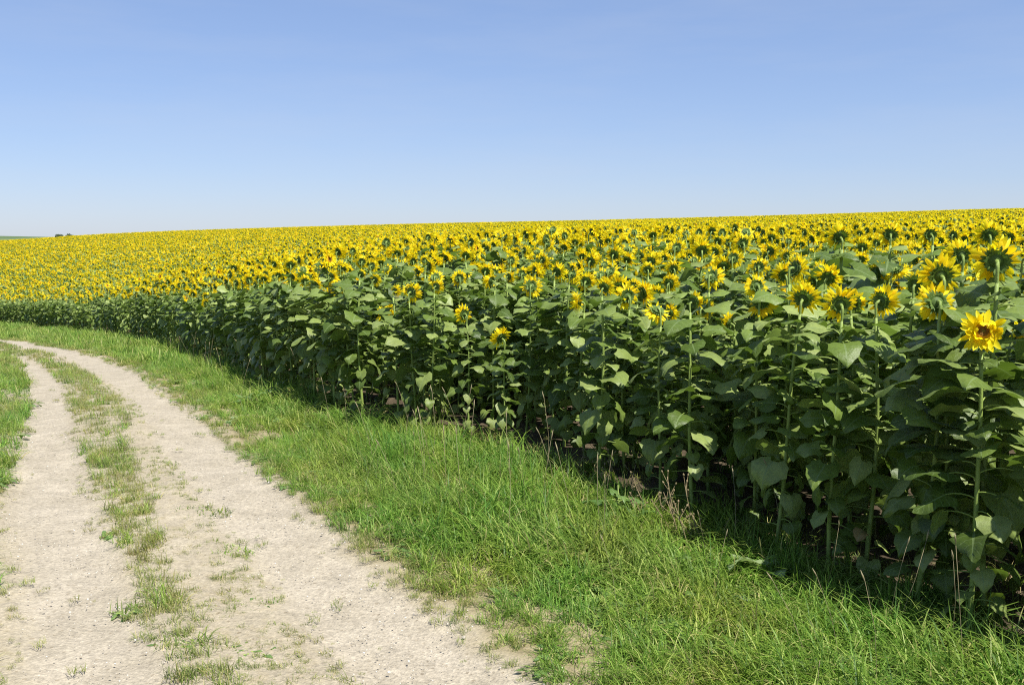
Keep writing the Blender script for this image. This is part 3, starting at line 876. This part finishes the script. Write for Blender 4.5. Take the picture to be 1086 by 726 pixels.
def cand(x0, x1, y0, y1, per_m2):
    nn = int((x1 - x0) * (y1 - y0) * per_m2)
    return rng.uniform(x0, x1, nn), rng.uniform(y0, y1, nn)
P_, S_, I_ = [], [], []
for (x0, x1, y0, y1, dens, dmin, dmax) in ((-6, 5, 1, 9, 235, 0, 9), (-14, 4, 1, 19, 90, 9, 18), (-60, 3, 3, 56, 26, 18, 62)):
    x, y = cand(x0, x1, y0, y1, dens)
    d = np.hypot(x, y); pxx, pyy, dep_ = project(x, y, ground_z(x, y) + .2)
    k = (d >= dmin) & (d < dmax) & (dep_ > 1) & (pxx > -170) & (pxx < 1260) & (pyy < 860)
    x, y, d = x[k], y[k], d[k]
    uE, _ = side_dist(EDGE, x, y); uT, sT = side_dist(TRK, x, y)
    nz = vnoise(x, y, .30, 41); nz2 = vnoise(x, y, 1.1, 42); nz3 = vnoise(x, y, .55, 43)
    farT = np.clip((d - 7.0) / 3.5, 0, 1)       # centre strip widens with distance
    verge = (uT < .07 + .11 * np.clip((d - 6.5) / 3, 0, 1) + .12 * (nz - .5)) & (uE > -.06 + .40 * (nz - .5))
    left = uT > WIDTH + .12 - .27 * np.clip((d - 6.5) / 4, 0, 1) + .16 * (nz - .5) - .30 * np.clip((d - 18) / 4, 0, 1)
    c0_, hw = np.interp(d, [4, 5.4, 7, 10.5, 20], [1.19, 1.15, 1.08, 1.02, .96]), np.interp(d, [4, 6, 8, 10.5], [.085, .105, .15, .25])
    strip = np.abs(uT - c0_ - .06 * (nz2 - .5)) < hw * np.where(d < 7.5, .65 + .7 * nz, .9 + .2 * nz)
    infield = (uE <= .16) & (uE > -1.2) & (rng.random(len(x)) < np.where(uE > -.45, .13, .03))
    keep_ = np.where(verge, True, np.where(left, True, strip & (rng.random(len(x)) < 1.0)))
    # thin at the very margin of the track
    e1 = np.clip((.14 + .09 * np.clip((d - 6.5) / 3, 0, 1) - uT) / .15, 0, 1)
    keep_ &= ~(verge & (rng.random(len(x)) > .12 + .88 * e1))
    keep_ |= infield
    # tall band next to the sunflowers, shorter towards the track
    tall = np.clip((.12 - uT) / .9, 0, 1)
    sc = np.where(verge | infield, .38 + .72 * tall, np.where(left, .62, .62)) * (.72 + .55 * nz2)
    sc *= np.where(strip & ~verge & ~left, (np.where(d < 8, .86, .92) + .2 * nz3) / (.72 + .55 * nz2), 1)
    dry = np.where(verge, np.clip(.95 - 1.35 * tall, 0.05, 1) * (.5 + nz3), np.where(left, .25 + .45 * (nz3 > .5), .92))
    isdry = rng.random(len(x)) < dry
    sdp = rng.random(len(x)) < .022
    onstrip = strip & ~verge & ~left
    if dmin >= 18: id_ = np.where(isdry, rng.integers(19, 22, len(x)), rng.integers(16, 19, len(x)))
    else: id_ = np.where(isdry, np.where((rng.random(len(x)) < np.where(onstrip, .85, .35)), rng.integers(13, 16, len(x)), rng.integers(9, 13, len(x))), np.where(sdp, rng.integers(6, 9, len(x)), rng.integers(0, 6, len(x))))
    bl = (rng.random(len(x)) < .035 + .10 * (vnoise(x, y, .8, 77) > .72)) & (verge | left)
    id_ = np.where(bl, rng.integers(22, 26, len(x)), id_)
    k = keep_
    zz = np.where((uT > -.3) & (uT < WIDTH + .2), track_z(x, y), ground_z(x, y))
    mul = 1.0 if dmin < 9 else 1.15 
    P_.append(np.c_[x, y, zz][k]); S_.append((sc * mul)[k]); I_.append(id_[k])
# sparse tiny tufts between the ruts
x, y = cand(-6, 2, 1.5, 14, 330)
uT, _ = side_dist(TRK, x, y); d = np.hypot(x, y)
rm = rutmask(uT)
k = (uT > .02) & (uT < WIDTH + .15) & (rng.random(len(x)) < (1 - .985 * rm) * np.where(uT > 1.62, .35, 1) * np.clip(vnoise(x, y, .35, 51) * 2.6 - .6, .06, 1))
P_.append(np.c_[x, y, track_z(x, y)][k]); S_.append(.16 + .44 * rng.random(k.sum()) ** 2.2); I_.append(rng.integers(9, 13, k.sum()))
P_ = np.vstack(P_); S_ = np.concatenate(S_); I_ = np.concatenate(I_); nG = len(P_)
go = scatter('meadow_grass', P_, np.c_[rng.normal(0, .12, nG), rng.normal(0, .12, nG), rng.normal(0, 1.0, nG)],
             np.c_[S_ * rng.uniform(.9, 1.25, nG), S_ * rng.uniform(.9, 1.25, nG), S_], I_, GC)
tag(go, 'green and dry grass on the verge, down the middle of the track and beside it', 'grass', None, 'stuff')
print('grass clumps', nG)

# pebbles
def pebble(seed):
    rnd = random.Random(seed); mb = MB(); rings = []
    for a, r in ((-.9, .3), (-.4, .85), (.15, 1), (.6, .7), (.9, .25)):
        rings.append([mb.vert((r * math.cos(k * PI / 3.5) * rnd.uniform(.8, 1.15), r * math.sin(k * PI / 3.5) * rnd.uniform(.7, 1.0), a * .6 * rnd.uniform(.85, 1.1))) for k in range(7)])
    for A, B in zip(rings[:-1], rings[1:]):
        for k in range(7): mb.face((A[k], A[(k + 1) % 7], B[(k + 1) % 7], B[k]))
    mb.face(rings[-1]); return mb.mesh('pebble', [M['pebble']])
BC = bpy.data.collections.new('pebbles')
for i in range(5): BC.objects.link(bpy.data.objects.new('pebble_%03d' % i, pebble(900 + i)))
x, y = cand(-7, 2, 2, 13, 620)
uT, _ = side_dist(TRK, x, y)
k = (uT > -.12) & (uT < WIDTH + .1) & (rng.random(len(x)) < (.25 + .75 * vnoise(x, y, .4, 61)) * np.clip(11 / (np.hypot(x, y) + .1) - .7, .15, 1))
x, y = x[k], y[k]; nB = len(x)
sz = .0018 + .0042 * rng.random(nB) ** 3 + (rng.random(nB) < .012) * .005 * rng.random(nB)
po = scatter('gravel', np.c_[x, y, track_z(x, y) - .001], np.c_[rng.normal(0, .3, nB), rng.normal(0, .3, nB), rng.uniform(0, 6.28, nB)], np.c_[sz, sz, sz], rng.integers(0, 5, nB), BC)
tag(po, 'loose pale gravel lying on the track', 'gravel', None, 'stuff')

# ------------------------------------------------------------------ single weeds
def weed_plant(px, py, seed, nl, L0, L1, mat, label, cat='weed', elev=(.15, .8), wr=.26, name='broadleaf_weed', group=None, stems=0):
    x, y = at(px, py); z = gz(x, y); rnd = random.Random(seed)
    root = link(name, None, None, (x, y, z)); tag(root, label, cat, group)
    fo, st = MB(), MB()
    for i in range(nl):
        yaw = i * 2.4 + rnd.uniform(-.4, .4); L = rnd.uniform(L0, L1); e_ = rnd.uniform(*elev)
        leaf(fo, rnd, (0, 0, .01 + .012 * i), yaw, L * .45, e_, L, rnd.uniform(.3, .9), 0, 1, 2, wr * rnd.uniform(.85, 1.2), rnd.uniform(-.3, .3), e_ * .5)
    link('foliage', fo.mesh('foliage', [mat, M['stem']]), root)
    h = .014 * nl
    st.tube([(0, 0, -.02), (.004, 0, h * .6), (0, .004, h + .03)], [.006, .005, .003], 5)
    link('stem', st.mesh('stem', [M['stem']]), root)
    return root
weed_plant(655, 556, 1, 16, .11, .17, M['weed'], 'bushy bright green broadleaf weed in the grass below the dry stalks', wr=.24)
weed_plant(672, 560, 2, 9, .09, .14, M['weed'], 'smaller bright green weed touching the right of the bushy broadleaf weed', wr=.22)
weed_plant(822, 612, 3, 5, .15, .21, M['pale'], 'pale weed with broad upright leaves at the field edge on the right', wr=.36, elev=(.6, 1.2))
weed_plant(1054, 698, 4, 3, .13, .17, M['pale'], 'pale weed with one long leaf in the bottom right corner', wr=.22, elev=(.3, .9))
weed_plant(884, 722, 5, 4, .12, .17, M['pale'], 'pale yellowish weed cut by the bottom edge of the photo', wr=.30, elev=(.3, .9))
weed_plant(715, 604, 6, 6, .07, .11, M['weed'], 'small weed with pale leaves lying in the grass of the right verge', wr=.24)
weed_plant(582, 500, 7, 4, .10, .14, M['weed'], 'small broad leaved weed at the foot of the middle front row stems', wr=.42, elev=(.5, 1.2))
weed_plant(262, 432, 8, 12, .10, .16, M['weed'], 'leafy green weed at the field edge in the far middle verge', wr=.26)
weed_plant(250, 452, 9, 7, .08, .12, M['pale'], 'pale leafed weed in the middle of the far verge', wr=.30)
weed_plant(288, 425, 10, 12, .09, .15, M['weed'], 'leafy weed close under the far sunflower stems', wr=.28)
def tuft(px, py, seed, nb, rad, hmax, mat, label, leaves=0):
    x, y = at(px, py); z = gz(x, y) + .036
    root = link('weed_tuft', None, None, (x, y, z)); tag(root, label, 'weed', 'weed tufts growing on the track')
    link('blades', clump(seed, nb, rad, hmax * .4, hmax, .005, .8, .2).mesh('blades', [mat, M['seed']]), root)
    if leaves:
        rnd = random.Random(seed); fo = MB()
        for i in range(leaves): leaf(fo, rnd, (rnd.uniform(-rad, rad), rnd.uniform(-rad, rad), .005), rnd.uniform(0, 6.28), .01, .2, rnd.uniform(.03, .055), rnd.uniform(.2, .6), 0, 1, 1, .26)
        link('foliage', fo.mesh('foliage', [M['weed'], M['stem']]), root)
tuft(174, 497, 31, 80, .12, .08, M['grass'], 'far green tuft alone between the strip and the right rut')
tuft(203, 546, 32, 90, .12, .07, M['grass'], 'left one of two flat tufts in the middle of the track')
tuft(228, 549, 33, 90, .12, .07, M['grass'], 'right one of two flat tufts in the middle of the track')
tuft(249, 592, 34, 110, .12, .09, M['grass'], 'olive tuft near the right rut, nearer than the pair of flat tufts')
tuft(262, 647, 35, 130, .16, .06, M['grass'], 'wide low tuft on the gravel between strip and right rut', 10)
tuft(116, 574, 36, 30, .06, .06, M['grass'], 'small dark leafy tuft on the inner edge of the left rut', 14)
tuft(138, 655, 37, 60, .09, .12, M['grass'], 'spiky green tuft leaning out of the strip onto the left rut', 8)
tuft(184, 690, 38, 50, .08, .09, M['grass'], 'leafy green tuft in the strip near the bottom of the photo', 20)
tuft(268, 700, 39, 40, .10, .05, M['grass'], 'sparse leafy tuft right of the strip near the bottom edge', 16)
tuft(160, 592, 40, 50, .09, .07, M['grass'], 'dark tuft against the right side of the strip halfway down', 12)
# dry stalks
def stalks(px, py, seed, k, h, label, lean=-.35):
    x, y = at(px, py); z = gz(x, y); rnd = random.Random(seed)
    root = link('dry_stalks', None, None, (x, y, z)); tag(root, label, 'dry weed')
    for i in range(k):
        mb = MB(); a = rnd.uniform(0, 6.28); r = .12 * rnd.random(); b = Vector((r * math.cos(a), r * math.sin(a), -.01))
        hh = h * rnd.uniform(.5, .95); ln = Vector((rnd.gauss(lean, .18), rnd.gauss(.05, .12), 1)).normalized()
        tip = b + ln * hh; midp = b + ln * hh * .5 + Vector((rnd.uniform(-.01, .01), 0, 0))
        mb.tube([b, midp, tip], [.004, .0032, .002], 5)
        for q in range(rnd.randint(1, 4)):
            f_ = rnd.uniform(.6, .95); p = b + ln * hh * f_; e_ = p + Vector((rnd.uniform(-.05, .05), rnd.uniform(-.04, .04), rnd.uniform(.03, .08)))
            mb.tube([p, e_], [.002, .0012], 4); mb.lathe([(-.006, 0), (0, .006), (.010, .005), (.014, 0)], e_, (e_ - p), 6)
        link('stalk', mb.mesh('stalk', [M['dead']]), root)
stalks(722, 572, 51, 5, .42, 'leaning brown dry stalks in the grass right of the bushy weed')
stalks(745, 582, 52, 5, .40, 'thin dry stalks standing in the shade at the field edge')
stalks(694, 556, 53, 4, .36, 'a few dry stalks right behind the bushy weed')
stalks(648, 528, 54, 4, .33, 'short dry stalks under the leaves left of the bushy weed', -.05)
stalks(617, 512, 55, 3, .25, 'brown twigs by the foot of a middle front row stem', .0)

# ------------------------------------------------------------------ far trees
def tree(px, d, h, wd, seed, label):
    a = (px - W_PX / 2) / F_PX; y = d / math.sqrt(1 + a * a); x = a * y; z = gz(x, y); rnd = random.Random(seed)
    root = link('tree', None, None, (x, y, z)); tag(root, label, 'tree', 'small trees on the skyline at the left')
    tb = MB(); tb.tube([(0, 0, -.2), (.05, 0, h * .35), (0, .05, h * .7)], [.16, .11, .05], 7)
    for k in range(5):
        a_ = k * 1.3; tb.tube([(0, 0, h * (.3 + .06 * k)), (wd * .3 * math.cos(a_), wd * .3 * math.sin(a_), h * (.55 + .06 * k))], [.06, .02], 5)
    link('trunk', tb.mesh('trunk', [M['bark']]), root)
    cb = MB(); lumps = [(rnd.uniform(-.33, .33) * wd, rnd.uniform(-.33, .33) * wd, h * rnd.uniform(.45, .82), rnd.uniform(.18, .30) * wd) for _ in range(11)]
    for (lx, ly, lz, lr) in lumps:
        for k in range(190):
            v = Vector((rnd.gauss(0, 1), rnd.gauss(0, 1), rnd.gauss(0, 1))).normalized() * lr * rnd.random() ** .4
            p = Vector((lx, ly, lz)) + v; s_ = rnd.uniform(.06, .13)
            a1 = Vector((rnd.gauss(0, 1), rnd.gauss(0, 1), rnd.gauss(0, 1))).normalized(); b1 = a1.orthogonal().normalized(); t_ = rnd.random()
            ids = [cb.vert(p + a1 * s_, t_), cb.vert(p + b1 * s_ * .6, t_), cb.vert(p - a1 * s_, t_), cb.vert(p - b1 * s_ * .6, t_)]
            cb.face(ids)
    link('crown', cb.mesh('crown', [M['tree']]), root)
tree(67.5, 262, 3.6, 2.7, 71, 'wider left tree of the dark pair on the skyline')
tree(78, 266, 3.6, 2.3, 72, 'rounder right tree of the dark pair on the skyline')
tree(88, 275, 3.0, 1.3, 73, 'tiny bush at the right of the dark pair on the skyline')

# ------------------------------------------------------------------ light
SUN_EL, SUN_AZ = 60.0, 138.0     # azimuth clockwise from the viewing direction
w = bpy.data.worlds.new("World"); scene.world = w; w.use_nodes = True
nt = w.node_tree; nt.nodes.clear()
sky = nt.nodes.new('ShaderNodeTexSky'); sky.sky_type = 'NISHITA'; sky.sun_disc = False
sky.sun_elevation = R(SUN_EL); sky.sun_rotation = R(SUN_AZ)
sky.altitude = 300; sky.air_density = 1.0; sky.dust_density = 0.25; sky.ozone_density = 3.0
bg = nt.nodes.new('ShaderNodeBackground'); bg.inputs[1].default_value = .10
wo = nt.nodes.new('ShaderNodeOutputWorld')
gam = nt.nodes.new('ShaderNodeGamma'); gam.inputs[1].default_value = .63
tint = nt.nodes.new('ShaderNodeMix'); tint.data_type = 'RGBA'; tint.blend_type = 'MULTIPLY'; tint.inputs[0].default_value = 1
tint.inputs[7].default_value = (1.05, 1.18, 1.54, 1)
nt.links.new(sky.outputs[0], gam.inputs[0]); nt.links.new(gam.outputs[0], tint.inputs[6])
tcw = nt.nodes.new('ShaderNodeTexCoord'); mpw = nt.nodes.new('ShaderNodeMapping'); mpw.inputs['Scale'].default_value = (2.2, 2.2, 13)
nzw = nt.nodes.new('ShaderNodeTexNoise'); nzw.inputs['Scale'].default_value = 1.6; nzw.inputs['Detail'].default_value = 5; nzw.inputs['Roughness'].default_value = .6
nt.links.new(tcw.outputs['Generated'], mpw.inputs[0]); nt.links.new(mpw.outputs[0], nzw.inputs['Vector'])
mrw = nt.nodes.new('ShaderNodeMapRange')
for i_, q_ in enumerate((.42, .75, 0, .16)): mrw.inputs[i_ + 1].default_value = q_
nt.links.new(nzw.outputs['Fac'], mrw.inputs[0])
veil = nt.nodes.new('ShaderNodeMix'); veil.data_type = 'RGBA'; veil.inputs[7].default_value = (3.6, 3.9, 4.5, 1)
nt.links.new(mrw.outputs[0], veil.inputs[0]); nt.links.new(tint.outputs[2], veil.inputs[6]); nt.links.new(veil.outputs[2], bg.inputs[0]); nt.links.new(bg.outputs[0], wo.inputs[0])
sl_ = bpy.data.lights.new('sun', 'SUN'); sl_.energy = 5.0; sl_.angle = R(.53); sl_.color = (1, .965, .90)
so_ = bpy.data.objects.new('sun', sl_); col.objects.link(so_)
dv = Vector((math.sin(R(SUN_AZ)) * math.cos(R(SUN_EL)), math.cos(R(SUN_AZ)) * math.cos(R(SUN_EL)), math.sin(R(SUN_EL))))
so_.rotation_euler = dv.to_track_quat('Z', 'Y').to_euler(); so_.location = (20, 20, 40)

scene.render.engine = 'CYCLES'
scene.view_settings.view_transform = 'Standard'; scene.view_settings.look = 'None'
scene.view_settings.exposure = 0.80; scene.view_settings.gamma = 1.0
cy = scene.cycles
cy.max_bounces = 5; cy.diffuse_bounces = 2; cy.glossy_bounces = 2; cy.transmission_bounces = 4; cy.transparent_max_bounces = 4
cy.use_denoising = False; cy.filter_width = 1.1
